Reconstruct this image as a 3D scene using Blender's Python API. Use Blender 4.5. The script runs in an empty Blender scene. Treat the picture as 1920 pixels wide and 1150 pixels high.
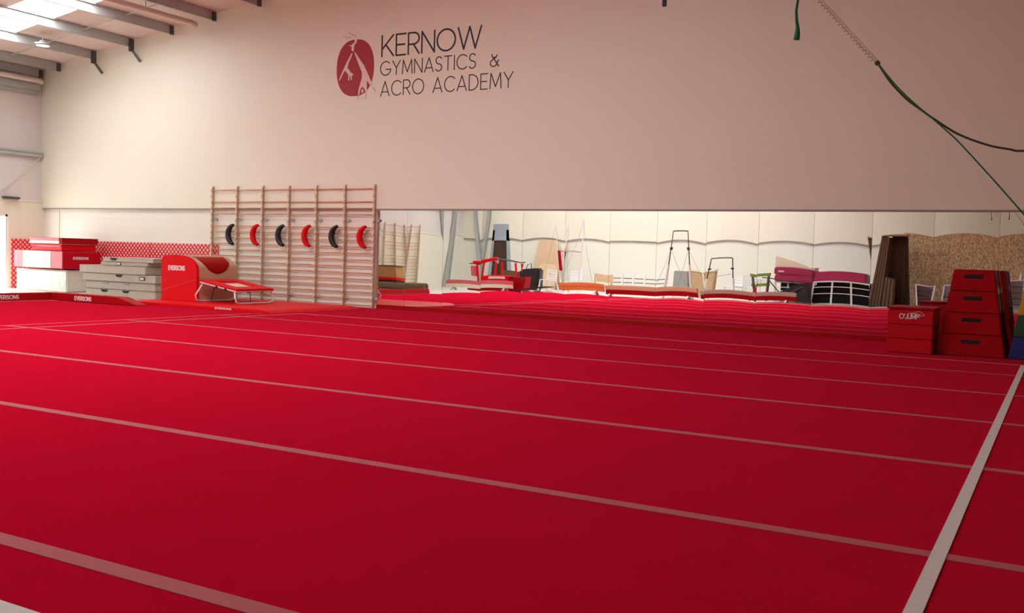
import bpy, bmesh, math, random
from mathutils import Vector, Matrix
random.seed(7)
PI = math.pi
scn = bpy.context.scene
COL = scn.collection

# ------------------------------------------------------------------ camera
cd = bpy.data.cameras.new('camera')
cam = bpy.data.objects.new('camera', cd); COL.objects.link(cam)
cd.sensor_width = 36.0; cd.sensor_fit = 'HORIZONTAL'
cd.lens = 1826.63 / 1920 * 36.0
cd.clip_start = 0.02; cd.clip_end = 200
yaw, pitch, roll = math.radians(-29.487), math.radians(2.9156), math.radians(1.7091)
fw = Vector((math.sin(yaw)*math.cos(pitch), math.cos(yaw)*math.cos(pitch), -math.sin(pitch)))
r0 = Vector((math.cos(yaw), -math.sin(yaw), 0)); u0 = r0.cross(fw)
rr = r0*math.cos(roll) + u0*math.sin(roll); uu = -r0*math.sin(roll) + u0*math.cos(roll)
M = Matrix((rr, uu, -fw)).transposed().to_4x4(); M.translation = Vector((0, 0, 1.1834))
cam.matrix_world = M
scn.camera = cam

# ------------------------------------------------------------------ light and exposure
scn.view_settings.view_transform = 'Standard'
scn.view_settings.look = 'None'
scn.view_settings.gamma = 1.0
scn.view_settings.use_curve_mapping = False
scn.view_settings.exposure = 0.15
w = bpy.data.worlds.new('sky'); scn.world = w; w.use_nodes = True
w.node_tree.nodes['Background'].inputs[0].default_value = (0.75, 0.87, 1, 1)
w.node_tree.nodes['Background'].inputs[1].default_value = 1.0
SKY_EMIT = 15.0      # glow of the translucent rooflights, the visible one and the added ones
DOOR_EMIT = 7.0      # daylight behind the glazed doors
YW, YB, XL, XR = 16.65, -4.5, -23.95, 9.0

# ------------------------------------------------------------------ materials
def mat(name, color, rough=0.6, metal=0.0, noise=0.0, nscale=8.0, bump=0.0, bscale=30.0, sheen=0.0, coat=0.0, spec=0.5):
    m = bpy.data.materials.new(name); m.use_nodes = True
    nt = m.node_tree; b = nt.nodes['Principled BSDF']
    b.inputs['Base Color'].default_value = (*color, 1)
    b.inputs['Roughness'].default_value = rough
    b.inputs['Metallic'].default_value = metal
    b.inputs['Specular IOR Level'].default_value = spec
    if sheen:
        b.inputs['Sheen Weight'].default_value = sheen
        b.inputs['Sheen Tint'].default_value = (1, 0.45, 0.6, 1)
    if coat: b.inputs['Coat Weight'].default_value = coat
    tc = nt.nodes.new('ShaderNodeTexCoord')
    if noise:
        n = nt.nodes.new('ShaderNodeTexNoise'); n.inputs['Scale'].default_value = nscale; n.inputs['Detail'].default_value = 4
        nt.links.new(tc.outputs['Object'], n.inputs['Vector'])
        mx = nt.nodes.new('ShaderNodeMix'); mx.data_type = 'RGBA'
        mx.inputs[6].default_value = (*[c*(1-noise) for c in color], 1)
        mx.inputs[7].default_value = (*[min(1, c*(1+noise)) for c in color], 1)
        nt.links.new(n.outputs['Fac'], mx.inputs[0]); nt.links.new(mx.outputs[2], b.inputs['Base Color'])
    if bump:
        n2 = nt.nodes.new('ShaderNodeTexNoise'); n2.inputs['Scale'].default_value = bscale; n2.inputs['Detail'].default_value = 3
        nt.links.new(tc.outputs['Object'], n2.inputs['Vector'])
        bp = nt.nodes.new('ShaderNodeBump'); bp.inputs['Strength'].default_value = bump; bp.inputs['Distance'].default_value = 0.02
        nt.links.new(n2.outputs['Fac'], bp.inputs['Height']); nt.links.new(bp.outputs['Normal'], b.inputs['Normal'])
    return m

def emit(name, color, s):
    m = bpy.data.materials.new(name); m.use_nodes = True
    b = m.node_tree.nodes['Principled BSDF']
    b.inputs['Base Color'].default_value = (0.8, 0.8, 0.8, 1)
    b.inputs['Emission Color'].default_value = (*color, 1); b.inputs['Emission Strength'].default_value = s
    return m

def wall_lines(name, color, axis_h, period, horizontal=True, depth=0.3, line=0.03, noise=0.03):
    """painted wall with fine joints: courses (horizontal) or sheet seams (vertical)"""
    m = mat(name, color, 0.55, noise=noise, nscale=1.5)
    nt = m.node_tree; b = nt.nodes['Principled BSDF']
    tc = nt.nodes.new('ShaderNodeTexCoord'); sp = nt.nodes.new('ShaderNodeSeparateXYZ')
    nt.links.new(tc.outputs['Object'], sp.inputs[0])
    def mth(op, a, bb=None):
        n = nt.nodes.new('ShaderNodeMath'); n.operation = op
        nt.links.new(a, n.inputs[0])
        if bb is not None: n.inputs[1].default_value = bb
        return n.outputs[0]
    v = mth('FRACT', mth('DIVIDE', sp.outputs[axis_h], period))
    v = mth('GREATER_THAN', v, line)
    bp = nt.nodes.new('ShaderNodeBump'); bp.inputs['Strength'].default_value = depth; bp.inputs['Distance'].default_value = 0.01
    nt.links.new(v, bp.inputs['Height']); nt.links.new(bp.outputs['Normal'], b.inputs['Normal'])
    return m

M_ = {}
M_['carpet'] = mat('red_carpet', (0.53, 0.0004, 0.021), 0.9, noise=0.08, nscale=2.2, bump=0.5, bscale=320, sheen=0.05, spec=0.0)
M_['joint'] = mat('velcro_joint_tape', (0.42, 0.085, 0.10), 0.9, noise=0.1, nscale=30)
M_['line'] = mat('white_boundary_tape', (0.62, 0.60, 0.55), 0.8, noise=0.08, nscale=12)
M_['pinkline'] = mat('faded_boundary_tape', (0.62, 0.10, 0.11), 0.85)
M_['pale_floor'] = mat('pale_vinyl_floor', (0.62, 0.60, 0.55), 0.35, noise=0.06, nscale=3)
M_['wall'] = mat('cream_paint', (0.79, 0.77, 0.64), 0.5, noise=0.03, nscale=0.7)
M_['block'] = wall_lines('painted_blockwork', (0.79, 0.78, 0.69), 2, 0.205, depth=0.5, line=0.06)
M_['sheet'] = wall_lines('cladding_sheet', (0.72, 0.68, 0.65), 1, 1.0, depth=0.5, line=0.012)
M_['trim'] = mat('grey_edge_trim', (0.30, 0.27, 0.25), 0.5)
M_['ceil'] = wall_lines('roof_lining_sheet', (0.72, 0.60, 0.53), 1, 1.05, depth=0.4, line=0.01)
M_['steel'] = mat('galvanised_steel', (0.46, 0.49, 0.47), 0.5, metal=0.25, noise=0.12, nscale=5)
M_['dsteel'] = mat('dark_steel', (0.10, 0.10, 0.09), 0.5, metal=0.5)
M_['chrome'] = mat('brushed_metal', (0.60, 0.58, 0.55), 0.3, metal=0.8)
M_['white'] = mat('white_painted_metal', (0.80, 0.80, 0.78), 0.4)
M_['whitepl'] = mat('white_plastic', (0.82, 0.84, 0.85), 0.35)
M_['pipe'] = mat('beige_pipe', (0.72, 0.62, 0.54), 0.5)
M_['wood'] = mat('birch_wood', (0.66, 0.46, 0.27), 0.5, noise=0.12, nscale=14)
M_['rung'] = mat('beech_rung', (0.62, 0.33, 0.16), 0.45, noise=0.12, nscale=20)
M_['post'] = mat('pale_ply_post', (0.66, 0.53, 0.38), 0.55, noise=0.12, nscale=18)
M_['red'] = mat('red_vinyl', (0.70, 0.001, 0.008), 0.5, noise=0.05, nscale=6, bump=0.25, bscale=7, spec=0.15)
M_['dred'] = mat('deep_red_vinyl', (0.36, 0.001, 0.005), 0.5, noise=0.06, nscale=6, bump=0.2, bscale=6, spec=0.12)
M_['ored'] = mat('glossy_red_vinyl', (0.50, 0.001, 0.012), 0.42, bump=0.1, bscale=5, spec=0.2)
M_['pink'] = mat('pink_and_glared_red_vinyl', (0.70, 0.11, 0.15), 0.5, bump=0.25, bscale=7)  # also paints the door glare on the red crash mat's end
M_['magenta'] = mat('magenta_vinyl', (0.38, 0.02, 0.10), 0.4, bump=0.2, bscale=6)
M_['cream'] = mat('cream_vinyl', (0.76, 0.72, 0.55), 0.4, bump=0.35, bscale=6)
M_['silver'] = mat('wrinkled_pale_vinyl', (0.66, 0.66, 0.56), 0.3, noise=0.08, nscale=5, bump=0.9, bscale=7)
M_['mgrey'] = mat('grey_beige_vinyl', (0.44, 0.38, 0.31), 0.4, noise=0.05, nscale=5, bump=0.5, bscale=9)
M_['tan'] = mat('tan_suede', (0.50, 0.34, 0.19), 0.8, noise=0.08, nscale=8)
M_['beige'] = mat('beige_canvas', (0.62, 0.44, 0.28), 0.7, noise=0.05, nscale=5)
M_['black'] = mat('black_vinyl', (0.012, 0.012, 0.013), 0.45, bump=0.3, bscale=9)
M_['slot'] = mat('dark_slot', (0.006, 0.005, 0.005), 0.8)
M_['blue'] = mat('blue_vinyl', (0.004, 0.02, 0.16), 0.4)
M_['green'] = mat('green_vinyl', (0.004, 0.07, 0.035), 0.4)
M_['yellow'] = mat('yellow_vinyl', (0.55, 0.33, 0.01), 0.4)
M_['rope'] = mat('green_rope', (0.01, 0.22, 0.09), 0.8, bump=0.6, bscale=200)
M_['drope'] = mat('dark_green_rope', (0.05, 0.07, 0.035), 0.8)
M_['lime'] = mat('lime_green_plastic', (0.16, 0.26, 0.03), 0.5)
M_['orange'] = mat('orange_suede', (0.75, 0.28, 0.07), 0.7)
M_['brown'] = mat('brown_canvas', (0.14, 0.085, 0.04), 0.75, noise=0.2, nscale=3)
M_['dbrown'] = mat('dark_brown', (0.06, 0.03, 0.015), 0.8)
M_['wbox'] = mat('varnished_wood', (0.42, 0.19, 0.05), 0.45, noise=0.15, nscale=5)
M_['strap'] = mat('grey_strap', (0.30, 0.30, 0.28), 0.5)
M_['logo_red'] = mat('logo_red_paint', (0.36, 0.012, 0.02), 0.5)
M_['logo_black'] = mat('logo_black_paint', (0.018, 0.010, 0.010), 0.5)
M_['logo_pale'] = mat('logo_pale_paint', (0.74, 0.62, 0.57), 0.5)
M_['logo_grey'] = mat('logo_grey_paint', (0.48, 0.40, 0.36), 0.5)
M_['text'] = mat('white_print', (0.80, 0.74, 0.72), 0.5)
M_['mirror'] = mat('mirror_glass', (0.93, 0.94, 0.92), 0.004, metal=1.0)
M_['medge'] = mat('mirror_edge', (0.18, 0.20, 0.19), 0.4)
M_['rooflight'] = emit('translucent_rooflight', (0.97, 0.98, 1.0), SKY_EMIT)
M_['glow'] = emit('daylit_glass', (1.0, 0.99, 0.95), DOOR_EMIT)
M_['bulb'] = emit('lamp_diffuser', (1.0, 0.97, 0.9), 0.6)
M_['bluegrey'] = mat('blue_grey_paint', (0.34, 0.40, 0.46), 0.5)

def dots_material():
    m = mat('red_foam_with_white_dots', (0.60, 0.006, 0.03), 0.5)
    nt = m.node_tree; b = nt.nodes['Principled BSDF']
    tc = nt.nodes.new('ShaderNodeTexCoord')
    mp = nt.nodes.new('ShaderNodeMapping'); mp.inputs['Rotation'].default_value = (0, 0, 0)
    nt.links.new(tc.outputs['UV'], mp.inputs['Vector'])
    sp = nt.nodes.new('ShaderNodeSeparateXYZ'); nt.links.new(mp.outputs[0], sp.inputs[0])
    def mth(op, a, bb=None):
        n = nt.nodes.new('ShaderNodeMath'); n.operation = op
        for i, q in enumerate((a, bb)):
            if q is None: continue
            if isinstance(q, (int, float)): n.inputs[i].default_value = q
            else: nt.links.new(q, n.inputs[i])
        return n.outputs[0]
    p = 0.125
    def lattice(off):
        ax = mth('SUBTRACT', mth('FRACT', mth('ADD', mth('DIVIDE', sp.outputs[0], p), off)), 0.5)
        ay = mth('SUBTRACT', mth('FRACT', mth('ADD', mth('DIVIDE', sp.outputs[1], p), off)), 0.5)
        d = mth('ADD', mth('MULTIPLY', ax, ax), mth('MULTIPLY', ay, ay))
        return mth('LESS_THAN', d, 0.055)
    f = mth('MAXIMUM', lattice(0.0), lattice(0.5))
    mx = nt.nodes.new('ShaderNodeMix'); mx.data_type = 'RGBA'
    mx.inputs[6].default_value = (0.66, 0.003, 0.02, 1); mx.inputs[7].default_value = (0.85, 0.50, 0.45, 1)
    nt.links.new(f, mx.inputs[0]); nt.links.new(mx.outputs[2], b.inputs['Base Color'])
    return m
M_['dots'] = dots_material()

def osb_material():
    m = mat('oriented_strand_board', (0.5, 0.35, 0.2), 0.75)
    nt = m.node_tree; b = nt.nodes['Principled BSDF']
    tc = nt.nodes.new('ShaderNodeTexCoord'); mp = nt.nodes.new('ShaderNodeMapping')
    mp.inputs['Scale'].default_value = (34, 34, 17); mp.inputs['Rotation'].default_value = (0, 0.35, 0)
    nt.links.new(tc.outputs['Object'], mp.inputs[0])
    v = nt.nodes.new('ShaderNodeTexVoronoi'); v.inputs['Scale'].default_value = 1.0; v.inputs['Randomness'].default_value = 1
    nt.links.new(mp.outputs[0], v.inputs['Vector'])
    cr = nt.nodes.new('ShaderNodeValToRGB'); sx = nt.nodes.new('ShaderNodeSeparateColor')
    nt.links.new(v.outputs['Color'], sx.inputs[0]); nt.links.new(sx.outputs[0], cr.inputs[0])
    e = cr.color_ramp.elements; e[0].position = 0; e[0].color = (0.34, 0.20, 0.10, 1); e[1].position = 1; e[1].color = (0.78, 0.58, 0.36, 1)
    k = cr.color_ramp.elements.new(0.35); k.color = (0.50, 0.34, 0.18, 1)
    nt.links.new(cr.outputs[0], b.inputs['Base Color'])
    return m
M_['osb'] = osb_material()

# ------------------------------------------------------------------ mesh helpers
class MB:
    def __init__(s): s.v = []; s.f = []
    def add(s, vs, fs):
        o = len(s.v); s.v += [tuple(x) for x in vs]; s.f += [tuple(i+o for i in f) for f in fs]; return s
    def box(s, x0, x1, y0, y1, z0, z1):
        vs = [(x, y, z) for z in (z0, z1) for x, y in ((x0, y0), (x1, y0), (x1, y1), (x0, y1))]
        return s.add(vs, [(3, 2, 1, 0), (4, 5, 6, 7), (0, 1, 5, 4), (1, 2, 6, 5), (2, 3, 7, 6), (3, 0, 4, 7)])
    def bar(s, a, b, wx, wy, up=(0, 0, 1)):
        a, b = Vector(a), Vector(b); d = (b-a).normalized(); u = Vector(up)
        if abs(d.dot(u)) > 0.95: u = Vector((0, 1, 0))
        r = d.cross(u).normalized(); u = r.cross(d).normalized()
        vs = []
        for p in (a, b):
            for sx, sy in ((-1, -1), (1, -1), (1, 1), (-1, 1)): vs.append(p + r*sx*wx/2 + u*sy*wy/2)
        return s.add(vs, [(0, 1, 2, 3), (7, 6, 5, 4), (0, 4, 5, 1), (1, 5, 6, 2), (2, 6, 7, 3), (3, 7, 4, 0)])
    def tube(s, pts, r, n=8, closed=False):
        pts = [Vector(p) for p in pts]; N = len(pts); vs = []; fs = []
        prev = None
        for i, p in enumerate(pts):
            if closed: t = (pts[(i+1) % N]-pts[i-1]).normalized()
            else: t = (pts[min(i+1, N-1)]-pts[max(i-1, 0)]).normalized()
            if prev is None:
                u = Vector((0, 0, 1)) if abs(t.z) < 0.9 else Vector((0, 1, 0))
                a = t.cross(u).normalized()
            else: a = (prev - t*prev.dot(t)).normalized()
            prev = a; b = t.cross(a)
            ri = r[i] if isinstance(r, (list, tuple)) else r
            for k in range(n):
                an = 2*PI*k/n; vs.append(p + a*math.cos(an)*ri + b*math.sin(an)*ri)
        for i in range(N if closed else N-1):
            for k in range(n):
                fs.append((i*n+k, i*n+(k+1) % n, ((i+1) % N)*n+(k+1) % n, ((i+1) % N)*n+k))
        if not closed: fs += [tuple(range(n))[::-1], tuple((N-1)*n+k for k in range(n))]
        return s.add(vs, fs)
    def prism(s, poly, d0, d1, plane='xz'):
        """closed polygon extruded: plane xz -> along y, xy -> along z, yz -> along x"""
        def P(q, d): return {'xz': (q[0], d, q[1]), 'xy': (q[0], q[1], d), 'yz': (d, q[0], q[1])}[plane]
        n = len(poly); vs = [P(q, d0) for q in poly] + [P(q, d1) for q in poly]
        fs = [tuple(range(n)), tuple(range(2*n-1, n-1, -1))] + [((i+1) % n, i, i+n, (i+1) % n+n) for i in range(n)]
        return s.add(vs, fs)
    def build(s, name, m, parent=None, bevel=0, smooth=False, seg=2):
        me = bpy.data.meshes.new(name); me.from_pydata(s.v, [], s.f); me.update()
        bm = bmesh.new(); bm.from_mesh(me); bmesh.ops.recalc_face_normals(bm, faces=bm.faces)
        if bevel:
            bmesh.ops.bevel(bm, geom=list(bm.edges), offset=bevel, segments=seg, affect='EDGES', clamp_overlap=True)
        bm.to_mesh(me); bm.free()
        me.materials.append(M_[m])
        if smooth:
            for p in me.polygons: p.use_smooth = True
        o = bpy.data.objects.new(name, me); COL.objects.link(o)
        if parent:
            o.parent = parent
            if parent.type != 'EMPTY' or True:
                o.matrix_parent_inverse = parent.matrix_basis.inverted()
        return o

def tag(o, label, cat, group=None, kind=None):
    o['label'] = label; o['category'] = cat
    if group: o['group'] = group
    if kind: o['kind'] = kind
    return o
def thing(name, label, cat, loc=(0, 0, 0), group=None):
    o = bpy.data.objects.new(name, None); COL.objects.link(o); o.location = loc
    o.empty_display_size = 0.1
    return tag(o, label, cat, group)
def struct(o, label=None, cat=None):
    o['kind'] = 'structure'
    if label: o['label'] = label
    if cat: o['category'] = cat
    return o
def arc(cx, cy, r, a0, a1, n=10, ry=None):
    ry = ry or r
    return [(cx+r*math.cos(math.radians(a0+(a1-a0)*i/n)), cy+ry*math.sin(math.radians(a0+(a1-a0)*i/n))) for i in range(n+1)]

# monoline lettering -----------------------------------------------------------
def glyph(c):
    A = arc
    G = {
     'K': (0.62, [[(0, 0), (0, 1)], [(0.60, 1), (0.02, 0.36)], [(0.20, 0.56), (0.62, 0)]]),
     'E': (0.50, [[(0.5, 1), (0, 1), (0, 0), (0.5, 0)], [(0, 0.5), (0.44, 0.5)]]),
     'R': (0.56, [[(0, 0), (0, 1), (0.28, 1)] + A(0.28, 0.73, 0.27, 90, -90, 10) + [(0, 0.46)], [(0.26, 0.46), (0.56, 0)]]),
     'N': (0.64, [[(0, 0), (0, 1), (0.64, 0), (0.64, 1)]]),
     'O': (0.90, [A(0.45, 0.5, 0.45, 0, 360, 28, 0.5)]),
     'W': (1.12, [[(0, 1), (0.28, 0), (0.56, 1), (0.84, 0), (1.12, 1)]]),
     'G': (0.84, [A(0.45, 0.5, 0.45, 45, 345, 24, 0.5)[:-1] + [(0.88, 0.42), (0.48, 0.42)]]),
     'Y': (0.66, [[(0, 1), (0.33, 0.48), (0.66, 1)], [(0.33, 0.48), (0.33, 0)]]),
     'M': (0.82, [[(0, 0), (0.06, 1), (0.41, 0.12), (0.76, 1), (0.82, 0)]]),
     'A': (0.72, [[(0, 0), (0.36, 1), (0.72, 0)], [(0.11, 0.28), (0.61, 0.28)]]),
     'S': (0.50, [A(0.26, 0.75, 0.24, 30, 270, 12, 0.25) + A(0.24, 0.25, 0.26, 90, -150, 12, 0.25)]),
     'T': (0.60, [[(0, 1), (0.6, 1)], [(0.3, 1), (0.3, 0)]]),
     'I': (0.02, [[(0.01, 0), (0.01, 1)]]),
     'C': (0.78, [A(0.45, 0.5, 0.45, 45, 315, 22, 0.5)]),
     'D': (0.68, [[(0, 0), (0, 1), (0.2, 1)] + A(0.2, 0.5, 0.48, 90, -90, 14, 0.5) + [(0, 0)]]),
     'V': (0.66, [[(0, 1), (0.33, 0), (0.66, 1)]]),
     'J': (0.40, [[(0.4, 1), (0.4, 0.2)] + A(0.2, 0.2, 0.2, 0, -170, 8)]),
     'U': (0.60, [[(0, 1), (0, 0.3)] + A(0.3, 0.3, 0.3, 180, 360, 10) + [(0.6, 1)]]),
     'P': (0.54, [[(0, 0), (0, 1), (0.27, 1)] + A(0.27, 0.72, 0.27, 90, -90, 10) + [(0, 0.45)]]),
     "'": (0.06, [[(0.03, 1), (0.03, 0.75)]]),
     '&': (0.66, [[(0.66, 0), (0.14, 0.72)] + A(0.32, 0.80, 0.19, 190, 10, 10, -0.20) + [(0.44, 0.62), (0.16, 0.45)] + A(0.27, 0.23, 0.25, 120, 330, 10, 0.23) + [(0.62, 0.42)]]),
     ' ': (0.35, []),
    }
    return G[c]
def lettering(name, text, fit, width, origin, ux, uz, nrm, m, parent, depth=0.003, gap=0.17, thick=0.003, each=None):
    """fit = (total width, cap height). origin = lower left point. raised monoline letters"""
    tot = sum(glyph(c)[0]+gap for c in text)-gap
    sx = fit[0]/tot; sz = fit[1]
    O, U, Z, N = Vector(origin), Vector(ux), Vector(uz), Vector(nrm)
    mb = MB(); x = 0
    def pt(q): return O + U*(x+q[0])*sx + Z*q[1]*sz
    k = 0
    for c in text:
        wd, strokes = glyph(c)
        for st in strokes:
            P = [pt(q) for q in st]
            for a, b in zip(P[:-1], P[1:]):
                d = (b-a)
                if d.length < 1e-6: continue
                d.normalize(); s = N.cross(d)
                a2 = a - d*width*0.35; b2 = b + d*width*0.35
                k += 1; t = thick*(1+0.04*(k % 5))
                vs = [a2-s*width/2, a2+s*width/2, b2+s*width/2, b2-s*width/2]
                vs = [v - N*0.001 for v in vs] + [v + N*t for v in vs]
                mb.add(vs, [(0, 1, 2, 3), (7, 6, 5, 4), (0, 4, 5, 1), (1, 5, 6, 2), (2, 6, 7, 3), (3, 7, 4, 0)])
        if each and c != ' ': mb.build(each, m, parent); mb = MB()
        x += wd+gap
    return None if each else mb.build(name, m, parent)

# ================================================================== SETTING
struct(MB().box(XL-0.3, XR+0.3, YB-0.3, YW+0.3, -0.25, -0.02).build('floor', 'pale_floor'), 'pale vinyl hall floor around the red carpet', 'floor')

def roofz(x): return 5.90+0.138*(x+23.16) if x < -4 else 5.90+0.138*19.16-0.138*(x+4)
# far (mirror) wall: blockwork below the ledge, lining sheet proud of it above
top = [(x, roofz(x)+0.15) for x in (XL-0.3, -4, XR+0.3)]
struct(MB().prism([(XL-0.3, -0.25), (XR+0.3, -0.25), (XR+0.3, 2.10), (XL-0.3, 2.10)], YW, YW+0.3).build('wall_far', 'block'), 'painted blockwork lower wall carrying the mirrors', 'wall')
struct(MB().prism([(XL-0.3, 2.10), (XR+0.3, 2.10)] + top[::-1], YW-0.045, YW+0.3).build('wall_far', 'wall'), 'smooth cream upper wall with the painted club sign', 'wall')
struct(MB().box(XL, XR, YW-0.06, YW-0.0451, 2.088, 2.118).build('trim_1', 'trim'), 'thin grey trim line along the top of the mirrors', 'trim')
struct(MB().box(XL+0.62, XL+0.65, YW-0.02, YW-0.001, 0, 2.088).build('trim_2', 'wall'))
# near wall (behind the camera)
struct(MB().prism([(XL-0.3, 2.15), (XR+0.3, 2.15)] + top[::-1], YB-0.3, YB+0.045).build('wall_near', 'wall'), 'cream upper wall behind the camera, seen in the mirrors', 'wall')
struct(MB().box(XL-0.3, XR+0.3, YB-0.3, YB, -0.25, 2.15).build('wall_near', 'block'), 'cream blockwork lower wall behind the camera', 'wall')
struct(MB().box(XL, XR, YB+0.0451, YB+0.06, 2.12, 2.16).build('trim_3', 'trim'))
struct(MB().prism([(YB-0.3, -0.25), (YW+0.3, -0.25), (YW+0.3, 8), (YB-0.3, 8)], XR, XR+0.3, 'yz').build('wall_right', 'wall'), 'cream end wall off to the right', 'wall')
# left wall with door opening  (door y 12.9..15.6, z 0..1.9)
dy0, dy1, dz = 12.9, 15.62, 1.90
lw = MB().box(XL-0.3, XL, dy1, YW, -0.25, 2.28).box(XL-0.3, XL, YB, dy0, -0.25, 2.28).box(XL-0.3, XL, dy0, dy1, dz, 2.28)
struct(lw.build('wall_left', 'wall'), 'painted lower end wall beside the bright doorway', 'wall')
struct(MB().box(XL-0.3, XL-0.06, YB, YW, 2.28, roofz(XL)+0.1).build('wall_left', 'sheet'), 'upper end wall of vertical cladding sheets', 'wall')
struct(MB().box(XL-0.06, XL+0.02, YB, YW-0.05, 2.262, 2.30).build('trim_4', 'wall'))
# glazed door letting daylight in
dr = struct(MB().box(XL-0.12, XL-0.10, dy0+0.06, dy1-0.06, -0.02, dz-0.06).build('door_1', 'glow'), 'bright daylit glazed doorway in the end wall', 'door')
f = MB()
for y in (dy0+0.03, (dy0+dy1)/2, dy1-0.03): f.box(XL-0.14, XL-0.02, y-0.03, y+0.03, -0.02, dz)
f.box(XL-0.14, XL-0.02, dy0, dy1, dz-0.06, dz)
f.build('door_frame', 'white', dr)
MB().box(XL-0.05, XL-0.005, 15.36, 15.40, 0.80, 1.20).build('door_handle', 'chrome', dr)
# roof lining with openings for one visible rooflight and three added light strips
slabs = [(YB-0.3, 12.2+1.03), (14.32, YW+0.3)]
strips = [(13.23, 14.32, -21.95, -18.1), (7.2, 8.5, -18.0, -6.0), (1.0, 2.1, -19.4, -8.5), (-1.9, -1.15, -23.0, -8.0)]  # first strip is in view; the other three are unseen, added to light the hall
ys = sorted(set([YB-0.3, YW+0.3]+[y for s in strips for y in s[:2]]))
cm = MB(); 
for y0, y1 in zip(ys[:-1], ys[1:]):
    hole = next((s for s in strips if abs(s[0]-y0) < 1e-6), None)
    xs = [XL-0.3, -4.0, XR+0.3]
    segs = [(XL-0.3, -4.0), (-4.0, XR+0.3)]
    if hole:
        segs = [(XL-0.3, hole[2]), (hole[3], max(-4.0, hole[3])), (max(-4.0, hole[3]), XR+0.3)]
    for a, b in segs:
        if b-a < 1e-6: continue
        cm.prism([(a, roofz(a)), (b, roofz(b)), (b, roofz(b)+0.12), (a, roofz(a)+0.12)], y0, y1)
struct(cm.build('ceiling', 'ceil'), 'sloping pale lined roof between grey purlins', 'ceiling')
for i, (y0, y1, a, b) in enumerate(strips):
    o = MB()
    if b > -4: o.prism([(a, roofz(a)+0.03), (-4, roofz(-4)+0.03), (b, roofz(b)+0.03), (b, roofz(b)+0.05), (-4, roofz(-4)+0.05), (a, roofz(a)+0.05)], y0, y1)
    else: o.prism([(a, roofz(a)+0.03), (b, roofz(b)+0.03), (b, roofz(b)+0.05), (a, roofz(a)+0.05)], y0, y1)
    struct(o.build('window_%d' % (i+1), 'rooflight'), 'bright translucent rooflight strip, all but the far one unseen and added for light', 'window')
# purlins: Z sections
words = ['first', 'second', 'third', 'fourth', 'fifth', 'sixth', 'seventh', 'eighth', 'ninth', 'tenth', 'eleventh', 'twelfth', 'thirteenth', 'fourteenth', 'fifteenth']
px = [-23.16+1.41*i for i in range(0, 13)]
for i, x in enumerate(px):
    z = roofz(x); h = 0.20
    e = 16.50
    m = MB()
    m.box(x-0.004, x+0.004, YB+0.05, e, z-h, z-0.004)
    m.box(x-0.062, x+0.004, YB+0.05, e, z-h-0.006, z-h+0.004)
    m.box(x-0.004, x+0.062, YB+0.05, e, z-0.012, z-0.004)
    o = struct(m.build('roof_purlin', 'steel'), 'grey steel roof purlin, %s up from the eaves' % words[i], 'purlin')
    o['group'] = 'roof purlins'
    if i in (1, 2):
        b = MB().box(x-0.01, x+0.05, e-0.10, e+0.02, z-h-0.12, z-0.02)
        b.bar((x+0.02, e-0.02, z-h-0.08), (x+0.22, e+0.06, z-h-0.36), 0.05, 0.05)
        b.build('knee_bracket', 'dsteel', o)
    else:
        MB().box(x-0.01, x+0.05, e-0.07, e+0.02, z-h-0.02, z-0.02).build('end_cleat', 'dsteel', o)
ep = MB().box(XL+0.06, XL+0.068, YB+0.05, 16.5, 5.58, roofz(XL)-0.004).box(XL+0.0, XL+0.068, YB+0.05, 16.5, 5.575, 5.585)
o = struct(ep.build('roof_purlin', 'steel'), 'grey steel roof purlin tight in the eaves corner', 'purlin'); o['group'] = 'roof purlins'
MB().box(XL+0.02, XL+0.09, 16.42, 16.52, 5.56, 5.75).build('end_cleat', 'dsteel', o)
# eaves beam and side rails on the left wall
eb = MB().box(XL-0.05, XL+0.14, YB+0.1, 16.45, 5.20, 5.36).box(XL-0.02, XL+0.03, YB+0.1, 16.45, 5.10, 5.22)
struct(eb.build('eaves_beam', 'steel'), 'grey eaves beam at the top of the end wall', 'beam')
sr = MB().box(XL-0.06, XL+0.10, YB+0.1, 16.55, 3.56, 3.60).box(XL+0.02, XL+0.06, YB+0.1, 16.55, 3.46, 3.60)
struct(sr.build('wall_rail', 'steel'), 'grey horizontal side rail across the end wall', 'rail')
tr = MB()
tr.tube([(-23.35, 15.12, roofz(-23.35)-0.08), (-8, 15.12, roofz(-8)-0.08)], 0.012, 6)
tag(tr.build('tie_rod', 'steel'), 'thin grey tie rod running up the roof slope through the purlins', 'rod')
for x, z, l in ((-17.95, 6.40, 'pale round pipe under the roof between the purlins'), (-23.62, 5.42, 'pale round pipe along the eaves above the end wall')):
    pm = MB().tube([(x, YB+0.3, z), (x, 16.2, z), (x, 16.35, z-0.02)], 0.065, 12)
    o = thing('ceiling_pipe', l, 'pipe', (x, 10, z), group='pale roof pipes')
    pm.build('pipe', 'pipe', o, smooth=True)
    for y in (14.9, 11.0, 7.0): MB().box(x-0.012, x+0.012, y-0.012, y+0.012, z, roofz(x)).build('hanger', 'steel', o)
cb = MB().tube([(XL+0.05, 16.58, 3.52), (XL+0.03, 16.2, 3.20), (XL+0.03, 15.4, 2.52), (XL+0.03, 14.9, 2.32)], 0.010, 6)
tag(cb.build('wall_cable', 'pipe'), 'thin pale cable slanting down the end wall from the side rail', 'cable')
o = MB().box(XL-0.02, XL+0.16, 15.45, 15.86, 2.302, 2.36).build('floodlight', 'dsteel', bevel=0.01)
tag(o, 'small dark flat fitting resting on the end wall ledge', 'light fitting')
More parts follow.
